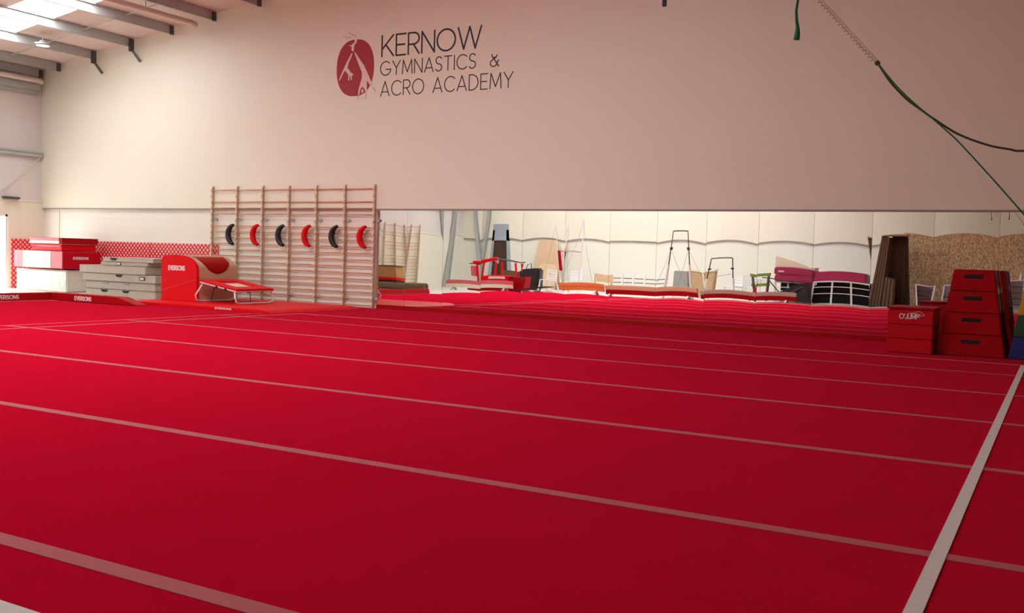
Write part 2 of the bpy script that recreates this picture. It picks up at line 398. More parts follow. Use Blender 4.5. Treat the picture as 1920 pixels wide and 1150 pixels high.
# round lamp under the roof
lx, ly, lz = -21.35, 14.78, 5.86
L = thing('high_bay_lamp', 'round white lamp hanging under the roof beside the rooflight', 'lamp', (lx, ly, lz))
def disc(mb, cx, cy, prof, n=28):
    vs = []; fs = []
    for r, z in prof:
        for k in range(n): vs.append((cx+r*math.cos(2*PI*k/n), cy+r*math.sin(2*PI*k/n), z))
    for i in range(len(prof)-1):
        for k in range(n): fs.append((i*n+k, i*n+(k+1) % n, (i+1)*n+(k+1) % n, (i+1)*n+k))
    fs.append(tuple(range(n))); fs.append(tuple((len(prof)-1)*n+k for k in range(n)))
    return mb.add(vs, fs)
disc(MB(), lx, ly, [(0.17, lz), (0.19, lz+0.02), (0.18, lz+0.05), (0.08, lz+0.08), (0.06, lz+0.12)]).build('housing', 'strap', L, smooth=False)
disc(MB(), lx, ly, [(0.15, lz-0.012), (0.15, lz-0.001)]).build('diffuser', 'bulb', L)
MB().tube([(lx, ly, lz+0.13), (lx, ly, roofz(lx)-0.002)], 0.008, 6).build('hanger', 'steel', L)

# ---------------------------------------------------------------- red sprung floor
CA = thing('sprung_floor_carpet', 'large red gymnastics floor carpet with pale joint lines', 'carpet', (-8, 8, 0))
CA['kind'] = 'structure'
cp = MB().box(-18.30, XR-0.1, 1.0, 12.86, -0.02, 0.0).box(-16.55, XR-0.1, 12.86, YW-0.03, -0.02, 0.0)
cp.build('carpet', 'carpet', CA)
def strip(name, x0, x1, y0, y1, m, z=0.003): return MB().box(x0, x1, y0, y1, 0.0002, z).build(name, m, CA)
for y, hw in ((2.345, 0.047), (4.345, 0.045), (6.43, 0.045), (8.44, 0.04), (10.44, 0.035)):
    strip('joint_tape', -12.93, XR-0.2, y-hw, y+hw, 'joint')
strip('joint_tape', -12.93, XR-0.2, 12.47-0.025, 12.47+0.025, 'joint')
strip('boundary_line', -0.425, -0.365, 1.87, 13.9, 'line', 0.006)
strip('boundary_line', -12.93, -0.365, 1.86, 1.93, 'line', 0.005)
strip('boundary_line', -12.44, 1.2, 13.90, 13.95, 'pinkline', 0.0045)
strip('boundary_line', -12.46, -12.40, 1.9, 13.95, 'pinkline', 0.0055)
strip('boundary_line', -12.97, -12.93, 1.9, 14.9, 'pinkline', 0.004)
# red kick strip under the mirrors
struct(MB().box(-12.72, XR-0.1, YW-0.035, YW-0.001, 0.0, 0.085).build('baseboard_far', 'dred'), 'low dark red strip under the mirrors', 'baseboard')

# ---------------------------------------------------------------- mirrors
MPW = 0.925; MX0 = -12.92
# per panel tilt (about x) and bow amplitude, as hung: (tilt mrad at centre, bow mrad)
TILT = [(-6.5, 1.0), (-6.0, 1.5), (-5.0, 2.0), (-3.6, 2.0), (-3.2, 2.5), (-3.4, 2.5), (-3.9, 0.5), (-3.0, 2.8), (-2.2, 2.6), (-1.9, 2.0), (-2.3, 2.4), (-2.2, 2.6), (-2.0, 2.8), (-1.0, 2), (0, 2), (1, 2), (0, 1), (0, 2), (0, 2)]
for i, (t0, bw) in enumerate(TILT):
    xa = MX0+MPW*i+0.002; xb = xa+MPW-0.004
    if i == 0: xa = -12.76
    z0, z1 = 0.09, 2.086
    nx, nz = 40, 16; vs = []; fs = []
    zm = 1.1; ph = random.uniform(-0.3, 0.3)
    xc = (MX0+MPW*(i+0.5))
    for a in range(nx+1):
        for b in range(nz+1):
            x = xa+(xb-xa)*a/nx; z = z0+(z1-z0)*b/nz
            u = (x-xc)/(MPW/2)
            th = (t0 - bw*(u*u-0.35) + bw*0.35*ph*u)*1e-3*-1
            off = -1e-3*(t0*(z-zm) + (bw*(0.35-u*u) + bw*0.35*ph*u)*(0.30*z+0.30*z*z-0.6))
            vs.append((x, YW-0.008+off, z))
    for a in range(nx):
        for b in range(nz):
            k = a*(nz+1)+b; fs.append((k, k+1, k+nz+2, k+nz+1))
    me = bpy.data.meshes.new('mirror_panel'); 
    # back and rim
    nfront = len(fs); o0 = len(vs)
    vs += [(xa, YW-0.0005, z0), (xb, YW-0.0005, z0), (xb, YW-0.0005, z1), (xa, YW-0.0005, z1)]
    def rim(idx, e0, e1):
        b0 = len(vs); vs.extend([vs[q] for q in idx]+[vs[e0], vs[e1]]); fs.append(tuple(range(b0, b0+len(idx)+2)))
    fs.append((o0, o0+1, o0+2, o0+3))
    rim([a*(nz+1) for a in range(nx+1)], o0+1, o0); rim([a*(nz+1)+nz for a in range(nx, -1, -1)], o0+3, o0+2)
    rim(list(range(nz, -1, -1)), o0, o0+3); rim([nx*(nz+1)+q for q in range(nz+1)], o0+2, o0+1)
    me.from_pydata(vs, [], fs); me.update()
    me.materials.append(M_['mirror']); me.materials.append(M_['medge'])
    for k, p in enumerate(me.polygons):
        p.use_smooth = k < nfront; p.material_index = 0 if k < nfront else 1
    # keep rim edges sharp
    o = bpy.data.objects.new('mirror_panel', me); COL.objects.link(o)
    ordn = ['narrow first', 'second', 'third', 'fourth', 'fifth', 'sixth', 'seventh', 'eighth', 'ninth', 'tenth', 'eleventh', 'twelfth', 'thirteenth', 'fourteenth', 'fifteenth', 'sixteenth', 'seventeenth', 'eighteenth', 'nineteenth'][i]
    tag(o, 'wall mirror panel, the %s counted rightward from the wall bars' % ordn, 'mirror', 'mirror panels along the wall')

# ---------------------------------------------------------------- painted sign
yS = YW-0.0452
SG = thing('wall_sign', 'red and black club logo lettered high on the cream wall', 'sign', (-11.7, yS, 5.1))
ux, uz, nn = (1, 0, 0), (0, 0, 1), (0, -1, 0)
lettering('sign_text', 'KERNOW', (2.44, 0.43), 0.036, (-12.71, yS, 5.305), ux, uz, nn, 'logo_black', SG, gap=0.14, each='sign_letter')
lettering('sign_text', 'GYMNASTICS', (2.35, 0.285), 0.022, (-12.735, yS, 4.91), ux, uz, nn, 'logo_black', SG, gap=0.2, each='sign_letter')
lettering('sign_text', '&', (0.20, 0.285), 0.022, (-10.05, yS, 4.91), ux, uz, nn, 'logo_black', SG, each='sign_letter')
lettering('sign_text', 'ACRO ACADEMY', (3.20, 0.30), 0.022, (-12.72, yS, 4.48), ux, uz, nn, 'logo_black', SG, gap=0.2, each='sign_letter')
ocx, ocz = -13.415, 5.12
ov = []
for k in range(48):
    a = 2*PI*k/48; c, s = math.cos(a), math.sin(a)
    e = 0.80
    ov.append((ocx+0.505*math.copysign(abs(c)**e, c), ocz+0.60*math.copysign(abs(s)**0.92, s)))
MB().prism(ov, yS-0.002, yS+0.001).build('sign_emblem', 'logo_red', SG)
def LP(px_, py_):   # emblem drawing coordinates to wall
    return (-14.132+px_*0.00202, 5.715-(py_-215)*0.00151)
fig = MB()
def poly(pts, k=0): fig.prism([LP(*p) for p in pts], yS-0.0035-0.0004*k, yS-0.0015)
poly([(305, 395), (318, 410), (262, 545), (252, 600), (232, 640), (215, 640), (148, 775), (140, 755), (205, 600), (240, 520)])
poly([(232, 600), (262, 610), (300, 670), (330, 690), (332, 712), (310, 718), (316, 775), (304, 778), (292, 712), (284, 712), (280, 780), (266, 780), (268, 700), (225, 640)], 1)
poly([(338, 385), (350, 390), (470, 580), (520, 690), (590, 860), (585, 890), (575, 885), (515, 800), (518, 965), (500, 975), (492, 930), (462, 885), (440, 895), (420, 985), (400, 995), (412, 900), (448, 760), (448, 680), (400, 560)], 2)
poly([(300, 285), (345, 245), (338, 212), (372, 208), (372, 250), (340, 290), (332, 372), (320, 380), (300, 350), (306, 300), (278, 300), (276, 285)], 3)
fig.build('sign_emblem', 'logo_pale', SG)
g2 = MB()
def seg(pts, wd=0.018):
    g2 = MB(); P = [LP(*p) for p in pts]
    for (a, b) in zip(P[:-1], P[1:]):
        g2.bar((a[0], yS-0.0012, a[1]), (b[0], yS-0.0012, b[1]), wd, 0.003, up=(0, 1, 0))
    g2.build('sign_emblem', 'logo_grey', SG)
seg([(195, 150), (250, 178), (290, 172)]); seg([(262, 105), (300, 140), (345, 150), (358, 180)]); seg([(405, 1000), (400, 1055)]); seg([(512, 985), (503, 1065)]); seg([(600, 900), (635, 965)])
g3 = MB()
hp = [LP(*p) for p in ([(425, 985), (440, 910), (462, 888), (485, 910), (495, 975), (470, 968)])]
g3.prism(hp, yS-0.0056, yS-0.003); g3.build('sign_emblem', 'logo_red', SG)
g4 = MB(); hp = [LP(*p) for p in ([(447, 960), (452, 920), (463, 910), (475, 930), (473, 962), (460, 975)])]
g4.prism(hp, yS-0.0066, yS-0.005); g4.build('sign_emblem', 'logo_pale', SG)

# ---------------------------------------------------------------- dotted foam wall tiles
def uvbox(o, su):
    me = o.data; uv = me.uv_layers.new(name='uv')
    for p in me.polygons:
        for li in p.loop_indices:
            c = me.vertices[me.loops[li].vertex_index].co
            n = p.normal
            if abs(n.y) > 0.7: uv.data[li].uv = (c.x, c.z)
            else: uv.data[li].uv = (c.y, c.z)
k = 0
xs = [-23.85, -22.82, -21.79, -20.77, -19.74, -18.72, -17.70]
for i, x in enumerate(xs):
    o = MB().box(x+0.006, min(x+1.022, -17.42), YW-0.045, YW-0.002, 0.0, 1.27).build('foam_wall_tile', 'dots', bevel=0.008)
    uvbox(o, 1)
    tag(o, 'red foam wall pad with white dots, %s counted from the hall corner' % words[i], 'wall pad', 'dotted red wall pads')
o = MB().box(XL+0.002, XL+0.045, 15.70, YW-0.05, 0.0, 1.27).build('foam_wall_tile', 'dots', bevel=0.008); uvbox(o, 1)
tag(o, 'red dotted foam wall pad on the end wall right beside the bright door', 'wall pad', 'dotted red wall pads')

# ---------------------------------------------------------------- mats on the left
def mat_block(name, label, x0, x1, y0, y1, z0, z1, m, bev=0.02, group=None, handles=(), hm='slot', seams=True):
    t = thing(name, label, 'mat', ((x0+x1)/2, (y0+y1)/2, z0), group)
    MB().box(x0, x1, y0, y1, z0, z1).build('cover', m, t, bevel=bev, seg=3)
    pp = MB()
    for z in (z0+0.012, z1-0.012):
        pp.tube([(x0, y0, z), (x1, y0, z), (x1, y1, z), (x0, y1, z)], 0.007, 6, closed=True)
    pp.build('piping', m, t)
    for hx, dz_ in handles:
        pr = [(hx-0.13, z1-0.012+dz_), (hx-0.10, z1-0.035+dz_), (hx-0.06, z1-0.065+dz_), (hx+0.06, z1-0.065+dz_), (hx+0.10, z1-0.035+dz_), (hx+0.13, z1-0.012+dz_)]
        MB().prism(pr, y0-0.012, y0+0.004).build('handle', hm, t)
    return t
t = mat_block('crash_mat', 'thick pale wrinkled crash mat on the floor under the red crash mat', -23.20, -21.20, 15.35, 16.45, -0.02, 0.53, 'silver', 0.03)
t = mat_block('crash_mat', 'thick red crash mat with a cream end panel, stacked on the pale crash mat', -23.10, -21.16, 15.22, 16.30, 0.56, 1.00, 'ored', 0.03)
MB().box(-22.72, -21.62, 15.205, 15.224, 0.575, 0.985).build('end_panel', 'cream', t, bevel=0.006)
MB().box(-23.08, -22.73, 15.209, 15.224, 0.575, 0.985).build('end_panel', 'pink', t, bevel=0.006)  # red end face painted pink to stand for glare from the doorway
MB().box(-21.61, -21.18, 15.209, 15.224, 0.575, 0.985).build('end_panel', 'pink', t, bevel=0.006)  # same painted door glare, right of the cream panel
lettering('maker_label', 'EVERSONS', (0.42, 0.055), 0.012, (-21.158, 15.50, 0.80), (0, 1, 0), uz, (1, 0, 0), 'text', t, gap=0.3)
t = mat_block('landing_mat', 'thin bright red mat lying on the red crash mat', -22.42, -21.24, 15.24, 16.2, 1.005, 1.165, 'red', 0.015)
MB().box(-22.2, -21.3, 15.228, 15.242, 1.10, 1.125).build('seam_stripe', 'pink', t)
t = mat_block('folded_mat', 'dark red folded mat with a white end, topmost of the left pile', -22.45, -21.20, 15.22, 16.24, 1.17, 1.32, 'dred', 0.015)
MB().box(-22.44, -21.30, 15.200, 15.224, 1.175, 1.245).build('end_panel', 'cream', t, bevel=0.005)
MB().box(-22.44, -21.30, 15.200, 15.224, 1.25, 1.315).build('end_panel', 'pink', t, bevel=0.005)
Gs = 'grey beige mats in the stack'
mat_block('landing_mat', 'grey beige mat with two dark handles, bottom of the grey stack', -19.92, -17.55, 14.92, 16.2, -0.02, 0.165, 'mgrey', 0.015, Gs, handles=((-19.25, 0), (-18.52, 0)))
mat_block('landing_mat', 'grey beige mat, second from the bottom of the grey stack', -19.92, -17.56, 14.92, 16.2, 0.17, 0.345, 'mgrey', 0.015, Gs, handles=((-19.22, 0), (-18.5, 0)), hm='strap')
t = mat_block('landing_mat', 'grey beige mat with a boxed maker label, third from the bottom of the grey stack', -19.98, -17.50, 14.88, 16.2, 0.35, 0.525, 'mgrey', 0.015, Gs, handles=((-18.7, 0),))
MB().box(-18.02, -17.84, 14.866, 14.882, 0.41, 0.48).build('maker_label', 'slot', t); MB().box(-17.995, -17.865, 14.862, 14.867, 0.425, 0.465).build('maker_label', 'text', t)
mat_block('landing_mat', 'longest grey beige wrinkled mat, overhanging the left of the grey stack', -20.07, -17.80, 14.86, 16.2, 0.53, 0.71, 'mgrey', 0.015, Gs)
t = mat_block('folded_mat', 'short thin grey mat just under the top of the grey stack', -19.40, -17.82, 14.93, 16.2, 0.715, 0.795, 'mgrey', 0.012, Gs)
MB().box(-18.85, -18.70, 14.918, 14.932, 0.73, 0.785).build('maker_label', 'slot', t); MB().box(-18.83, -18.72, 14.914, 14.919, 0.74, 0.775).build('maker_label', 'text', t)
mat_block('folded_mat', 'thin grey mat on the very top of the grey stack', -19.36, -17.66, 14.95, 16.2, 0.80, 0.90, 'mgrey', 0.012, Gs, handles=((-18.98, 0),))

# rounded red vaulting block
prof = [(-16.65, 0.0), (-16.65, 0.90), (-16.60, 0.97), (-16.50, 1.01), (-16.20, 1.015)] + [(-16.10+0.52*math.sin(math.radians(a)), 0.72+0.29*math.cos(math.radians(a))) for a in range(6, 91, 7)] + [(-15.575, 0.55), (-15.57, 0.0)]
prof = [(x, z+0.0) for x, z in prof]
BL = thing('vaulting_block', 'tall red padded vaulting block with a rounded tan top', 'gym block', (-16.1, 14.8, 0.06))
def lift(p, z=0.06): return [(a, b+z*(1-b/1.02)) for a, b in p]
pf = lift(prof)
MB().prism(pf, 14.36, 15.40).build('body', 'beige', BL, bevel=0.0)
MB().prism([(a*1.0, b) for a, b in pf], 14.30, 14.362).build('front_panel', 'red', BL, bevel=0.012)
# draped dark red U patch on the curved side
vs = []; fs = []; NN = 22
path = [q for q in pf if q[0] > -16.3 and q[1] > 0.30]
# arc-length samples down the curve
def along(path, s):
    for a, b in zip(path[:-1], path[1:]):
        d = math.dist(a, b)
        if s <= d or b is path[-1]: 
            t = min(1.0, s/d); return (a[0]+(b[0]-a[0])*t, a[1]+(b[1]-a[1])*t), ((b[1]-a[1])/-d, (b[0]-a[0])/d)
        s -= d
L0 = 0.33; mb = MB(); rows = 14
grid = []
for j in range(NN+1):
    v = -1+2*j/NN; y = 14.86+0.42*v
    depth = 0.50*math.sqrt(max(0, 1-v*v))**0.8
    row = []
    for i in range(rows+1):
        (x, z), (nx_, nz_) = along(path, L0+depth*i/rows)
        row.append((x+abs(nx_)*0.008, y, z+0.008*max(0, nz_)))
    grid.append(row)
vs = [p for r in grid for p in r]
fs = [(j*(rows+1)+i, (j+1)*(rows+1)+i, (j+1)*(rows+1)+i+1, j*(rows+1)+i+1) for j in range(NN) for i in range(rows)]
mb.add(vs, fs); U = mb.build('side_patch', 'dred', BL, smooth=True)
sol = U.modifiers.new('thick', 'SOLIDIFY'); sol.thickness = 0.006; sol.offset = 0
tp = [q for q in pf if q[1] > 0.93]
vs = []; 
for (x, z) in tp: vs += [(x, 14.37, z+0.006), (x, 15.39, z+0.006)]
MB().add(vs, [(2*i, 2*i+1, 2*i+3, 2*i+2) for i in range(len(tp)-1)]).build('top_panel', 'tan', BL)
lettering('maker_label', 'EVERSONS', (0.48, 0.085), 0.020, (-16.42, 14.299, 0.70), ux, uz, nn, 'text', BL, gap=0.25, thick=0.004)
fm = MB().bar((-16.62, 14.297, 0.26), (-15.60, 14.297, 0.52), 0.006, 0.006); fm.build('seam', 'pink', BL)

# landing mat in front of the wall bars
LM = thing('landing_mat', 'long low red landing mat on the carpet before the wall bars', 'mat', (-14.7, 14.8, 0.0))
MB().prism([(-16.75, 0.0), (-16.75, 0.06), (-13.0, 0.06), (-12.85, 0.045), (-12.75, 0.0)], 13.45, 16.1).build('cover', 'red', LM, bevel=0.01)
lettering('maker_label', 'EVERSONS', (0.42, 0.03), 0.008, (-14.15, 13.449, 0.018), ux, uz, nn, 'text', LM, gap=0.2)
# foam edge beams
def edge_beam(label, poly, d0, d1, plane, txt):
    t = thing('foam_edge_beam', label, 'foam beam', (-17.5, 12.95, 0), 'foam edge beams round the carpet')
    MB().prism(poly, d0, d1, plane).build('cover', 'dred', t, bevel=0.012)
    if txt: lettering('maker_label', 'EVERSONS', txt[0], 0.016, txt[1], txt[2], uz, txt[3], 'text', t, gap=0.22, thick=0.004)
    return t
edge_beam('dark red foam edge beam along the carpet in front of the grey stack', [(-18.55, 0.0), (-18.55, 0.155), (-16.30, 0.155), (-15.75, 0.03), (-15.70, 0.0)], 12.90, 13.20, 'xz', ((0.50, 0.075), (-17.55, 12.899, 0.04), ux, nn))
edge_beam('dark red foam edge beam running toward the left edge of the photo', [(-18.56, 0.0), (-18.54, 0.155), (-18.34, 0.155), (-18.31, 0.0)], 6.5, 12.89, 'xz', ((0.50, 0.075), (-18.322, 11.68, 0.04), (0, 1, 0), (1, 0, 0)))

# mini trampoline
TR = thing('mini_trampoline', 'small sloping red mini trampoline with white tube legs', 'trampoline', (-15.5, 15.15, 0.06))
def bz(x): return 0.335+(-15.02-x)*0.155
A_, B_ = (-16.02, 14.66), (-15.02, 15.70)
def quad(x0, x1, y0, y1, dz, th):
    m = MB(); vs = [(x0, y0, bz(x0)+dz), (x1, y0, bz(x1)+dz), (x1, y1, bz(x1)+dz), (x0, y1, bz(x0)+dz)]
    vs += [(a, b, c+th) for a, b, c in vs]
    return m.add(vs, [(3, 2, 1, 0), (4, 5, 6, 7), (0, 1, 5, 4), (1, 2, 6, 5), (2, 3, 7, 6), (3, 0, 4, 7)])
pad = MB()
for q in ((-16.04, -15.00, 14.64, 14.90), (-16.04, -15.00, 15.46, 15.72), (-16.04, -15.80, 14.88, 15.48), (-15.24, -15.00, 14.88, 15.48)):
    s = quad(*q, 0.0, 0.035); pad.add(s.v, s.f)
pad.build('frame_pad', 'red', TR, bevel=0.006)
quad(-15.82, -15.22, 14.88, 15.48, 0.008, 0.004).build('bed', 'pink', TR)
quad(-15.66, -15.36, 15.0, 15.36, 0.0125, 0.003).build('bed_patch', 'cream', TR)
fr = MB().tube([(-16.02, 14.66, bz(-16.02)-0.015), (-15.02, 14.66, bz(-15.02)-0.015), (-15.02, 15.70, bz(-15.02)-0.015), (-16.02, 15.70, bz(-16.02)-0.015)], 0.018, 8, closed=True)
fr.build('frame', 'white', TR)
for x0, xb in ((-15.98, -16.12), (-15.10, -15.00)):
    zt = bz(x0)-0.02
    pts = [(x0, 14.70, zt), (xb, 14.62, 0.20), (xb, 14.66, 0.10), (xb, 14.76, 0.078), (xb, 15.56, 0.078), (xb, 15.68, 0.10), (xb, 15.74, 0.18), (x0, 15.68, zt)]
    MB().tube(pts, 0.017, 8).build('leg', 'white', TR, smooth=True)
for x, y in ((-15.55, 14.655), (-15.3, 14.655), (-15.03, 15.0), (-15.03, 15.4), (-16.0, 15.1)):
    MB().box(x-0.02, x+0.02, y-0.02, y+0.02, bz(x)-0.05, bz(x)+0.002).build('clamp', 'slot', TR)
MB().tube([(-15.00, 15.05, 0.09), (-15.02, 15.05, bz(-15.02)-0.02)], 0.010, 6).build('stay', 'dsteel', TR)
MB().tube([(-16.12, 15.05, 0.09), (-16.0, 15.05, bz(-16.0)-0.02)], 0.010, 6).build('stay', 'dsteel', TR)

TR.location = TR.location + Vector((0.57, -0.38, 0))

# ---------------------------------------------------------------- wall bars
def wall_bars(label, bays, pitch, origin, rot, rungs=19, htop=2.52, base=0.06, sp=0.1367, skip=(1, 5), brackets=True, dep=0.10):
    t = thing('wall_bars', label, 'wall bars', origin)
    mw = Matrix.Translation(Vector(origin)) @ Matrix.Rotation(rot, 4, 'Z')
    def put(mb, name, m, par=None, **k):
        mb.v = [tuple(mw @ Vector(v)) for v in mb.v]
        return mb.build(name, m, par or t, **k)
    for i in range(bays+1):
        x = i*pitch
        y0, y1 = -dep+0.03, 0.03
        pr = [(y1, 0.0), (y0, 0.0)]
        for r in range(rungs):   # scalloped front edge
            z = base+r*sp
            pr += [(y0, z-0.045), (y0-0.016, z-0.02), (y0-0.016, z+0.02), (y0, z+0.045)]
        pr += [(y0+0.01, htop+0.075), (y0+0.05, htop+0.10), (y1-0.02, htop+0.10), (y1, htop+0.06)]
        p = put(MB().prism(pr, x-0.023, x+0.0235, 'yz'), 'post', 'post')
        if brackets:
            put(MB().box(x+0.0236, x+0.12, 0.02, 0.03, 1.84, 1.90).box(x+0.0236, x+0.035, 0.0, 0.055, 1.85, 1.89), 'wall_bracket', 'steel', p)
            put(MB().box(x+0.0236, x+0.12, 0.02, 0.03, 0.18, 0.23).box(x+0.0236, x+0.035, 0.0, 0.055, 0.19, 0.22), 'wall_bracket', 'steel', p)
    for i in range(bays):
        for r in range(rungs):
            k = rungs-1-r
            if k in skip: continue
            z = base+r*sp
            y = -dep+0.055 if k != 0 else -dep+0.04
            put(MB().tube([(i*pitch+0.012, y, z), ((i+1)*pitch-0.012, y, z)], 0.0125, 8), 'rung', 'rung', smooth=True)
    return t
wall_bars('wide six bay wooden wall bars standing against the far wall', 6, 0.797, (-17.58, 16.585, 0.0), 0.0, htop=2.54, base=0.05, sp=0.1383, skip=(1, 5), dep=0.065)
# curved padded crescents hung on the bars
for i in range(6):
    cx = -16.80+0.772*i; cz = 1.51
    pts = []; rad = []
    for a in range(0, 13):
        an = math.radians(100+160*a/12)
        pts.append((cx+0.20*math.cos(an)+0.02, 16.505, cz+0.225*math.sin(an)))
        rad.append(0.032+0.038*math.sin(PI*a/12))
    c = 'black' if i % 2 == 0 else 'red'
    o = thing('padded_crescent', '%s padded crescent on the wall bars, in the %s bay from the left' % (c, words[i]), 'padded ring', (cx, 16.5, cz), 'black and red crescents on the wall bars')
    MB().tube(pts, rad, 12).build('pad', c, o, smooth=True)
    MB().tube([(cx-0.13, 16.51, cz), (cx-0.05, 16.53, cz+0.02), (cx, 16.55, cz+0.0)], 0.010, 6).build('strap', 'strap', o)

# ---------------------------------------------------------------- right hand boxes
OJ = thing('soft_jump_box', 'glossy red padded jump box of three layers beside the tiered vault', 'jump box', (-1.83, 15, 0))
zz = [0.0, 0.20, 0.40, 0.615]
for k in range(3):
    MB().box(-2.14, -1.545, 14.56, 15.40, zz[k]+0.002, zz[k+1]-0.002).build('layer', 'ored', OJ, bevel=0.010)
MB().box(-2.155, -1.53, 14.545, 15.42, 0.615, 0.645).build('lid', 'dred', OJ, bevel=0.008)
lettering('printed_name', "O'JUMP", (0.25, 0.064), 0.0115, (-1.985, 14.5585, 0.487), ux, uz, nn, 'text', OJ, gap=0.16)
bird = MB()
def bp(pts):
    for a, b in zip(pts[:-1], pts[1:]): bird.bar((a[0], 14.557, a[1]), (b[0], 14.557, b[1]), 0.0045, 0.004, up=(0, 1, 0))
bp([(-1.87, 0.575), (-1.85, 0.560), (-1.81, 0.570), (-1.76, 0.590), (-1.72, 0.592), (-1.70, 0.575), (-1.685, 0.558), (-1.66, 0.552), (-1.668, 0.535), (-1.69, 0.530), (-1.735, 0.525)])
bp([(-1.735, 0.525), (-1.71, 0.545), (-1.735, 0.560), (-1.755, 0.545), (-1.75, 0.515), (-1.72, 0.495)]); bp([(-1.85, 0.56), (-1.80, 0.558), (-1.76, 0.568)])
bird.build('printed_mark', 'text', OJ)

def tier_vault(label, xc, wb, wt, y0, y1, cols, slots=True, group='tiered vaults'):
    t = thing('vaulting_box', label, 'vault', (xc, (y0+y1)/2, 0), group)
    H = 1.20; n = len(cols)
    for k, c in enumerate(cols):
        za, zb = H*k/n+0.003, H*(k+1)/n-0.003
        def hw(z): return (wb+(wt-wb)*z/H)/2
        def di(z): return 0.10*z/H
        vs = []
        for z in (za, zb):
            vs += [(xc-hw(z), y0+di(z)*0.25, z), (xc+hw(z), y0+di(z)*0.25, z), (xc+hw(z), y1-di(z), z), (xc-hw(z), y1-di(z), z)]
        s = MB().add(vs, [(3, 2, 1, 0), (4, 5, 6, 7), (0, 1, 5, 4), (1, 2, 6, 5), (2, 3, 7, 6), (3, 0, 4, 7)]).build('tier', c, t, bevel=0.010)
        zc = za+0.20*1.0
        if slots:
            yy = y0+di(zc)*0.25
            MB().box(xc-0.118, xc+0.118, yy-0.008, yy+0.004, zc-0.026, zc+0.026).build('hand_slot', 'slot', s, bevel=0.004)
        if k < n-1:
            MB().box(xc-hw(zb)+0.02, xc+hw(zb)-0.02, y0+0.04, y1-0.12, zb-0.002, zb+0.008).build('joint', 'slot', s)
    return t, (lambda z: (wb+(wt-wb)*z/H)/2)
V, hw = tier_vault('tall dark red four tier vault with black hand slots, right of the jump box', -1.085, 0.87, 0.50, 14.75, 16.15, ['dred']*4)
for yy in (14.90, 15.55):
    for z0, z1 in ((0.62, 1.19),):
        MB().bar((-1.085+hw(z0)+0.008, yy, z0), (-1.085+hw(z1)+0.008, yy, z1), 0.15, 0.012, up=(1, 0, 0.2)).build('strap', 'strap', V)
    MB().bar((-1.085+hw(0.88)+0.016, yy, 0.88), (-1.085+hw(0.96)+0.016, yy, 0.96), 0.17, 0.02, up=(1, 0, 0.2)).build('buckle', 'chrome', V)
    MB().bar((-1.085+hw(0.30)+0.006, yy+0.02, 0.30), (-1.085+hw(0.62)+0.006, yy+0.02, 0.62), 0.06, 0.012, up=(1, 0, 0.2)).build('strap', 'black', V)
tier_vault('blue, green and yellow tiered vault at the right edge of the photo', -0.15, 0.93, 0.56, 14.80, 16.1, ['blue', 'green', 'yellow', 'dred'], slots=False)

# ---------------------------------------------------------------- ropes near the camera
def rope_pts(pts, n=10):
    """smooth curve through points"""
    P = [Vector(p) for p in pts]; out = []
    for i in range(len(P)-1):
        p0, p1, p2, p3 = P[max(i-1, 0)], P[i], P[i+1], P[min(i+2, len(P)-1)]
        for k in range(n):
            t = k/n
            out.append(0.5*((2*p1)+(-p0+p2)*t+(2*p0-5*p1+4*p2-p3)*t*t+(-p0+3*p1-3*p2+p3)*t**3))
    return out+[P[-1]]
RY = 6.0
o = MB().tube([(-1.43, RY-0.1, 8.1), (-1.445, RY-0.1, 3.0), (-1.447, RY-0.1, 2.78), (-1.458, RY-0.1, 2.735), (-1.463, RY-0.1, 2.69), (-1.459, RY-0.1, 2.64), (-1.452, RY-0.1, 2.60)], [0.006, 0.006, 0.007, 0.008, 0.008, 0.009, 0.010], 8).build('hanging_rope', 'rope', smooth=True)
tag(o, 'frayed green rope end hanging at the top, left of the taut spring', 'rope')
MB().tube([(-1.452, RY-0.1, 2.602), (-1.450, RY-0.1, 2.58), (-1.451, RY-0.1, 2.55), (-1.454, RY-0.1, 2.52)], [0.010, 0.013, 0.017, 0.019], 8).build('frayed_end', 'rope', o)
sp0, sp1 = Vector((-2.24, RY, 3.78)), Vector((-1.003, RY, 2.365))
SPR = thing('safety_spring', 'long thin pale coil spring slanting down to the green ropes', 'spring', sp1)
dd = (sp1-sp0); Ln = dd.length; dd.normalize(); sd = dd.cross(Vector((0, 1, 0))).normalized()
MB().tube([sp0+sd*0.009, sp1+sd*0.009], 0.004, 5).tube([sp0-sd*0.004, sp1-sd*0.004], 0.003, 5).build('wire', 'pipe', SPR)
hel = []
turns = 70
for k in range(turns*8+1):
    a = 2*PI*k/8; hel.append(sp0+dd*Ln*k/(turns*8) + sd*(-0.008+0.009*math.cos(a)) + Vector((0, 1, 0))*0.009*math.sin(a))
MB().tube(hel, 0.0016, 4).build('coil', 'strap', SPR)
o = MB().tube(rope_pts([(-1.003, RY, 2.365), (-0.93, RY, 2.255), (-0.84, RY, 2.155), (-0.76, RY, 2.09), (-0.69, RY, 2.035), (-0.56, RY, 1.945), (-0.41, RY, 1.880), (-0.30, RY, 1.853), (-0.22, RY, 1.842), (0.1, RY, 1.86), (0.8, RY, 2.2), (1.6, RY, 3.2), (2.0, RY, 7.6)]), 0.006, 8).build('sagging_rope', 'drope', smooth=True)
tag(o, 'dark green rope sagging from the spring in a curve to the right edge', 'rope')
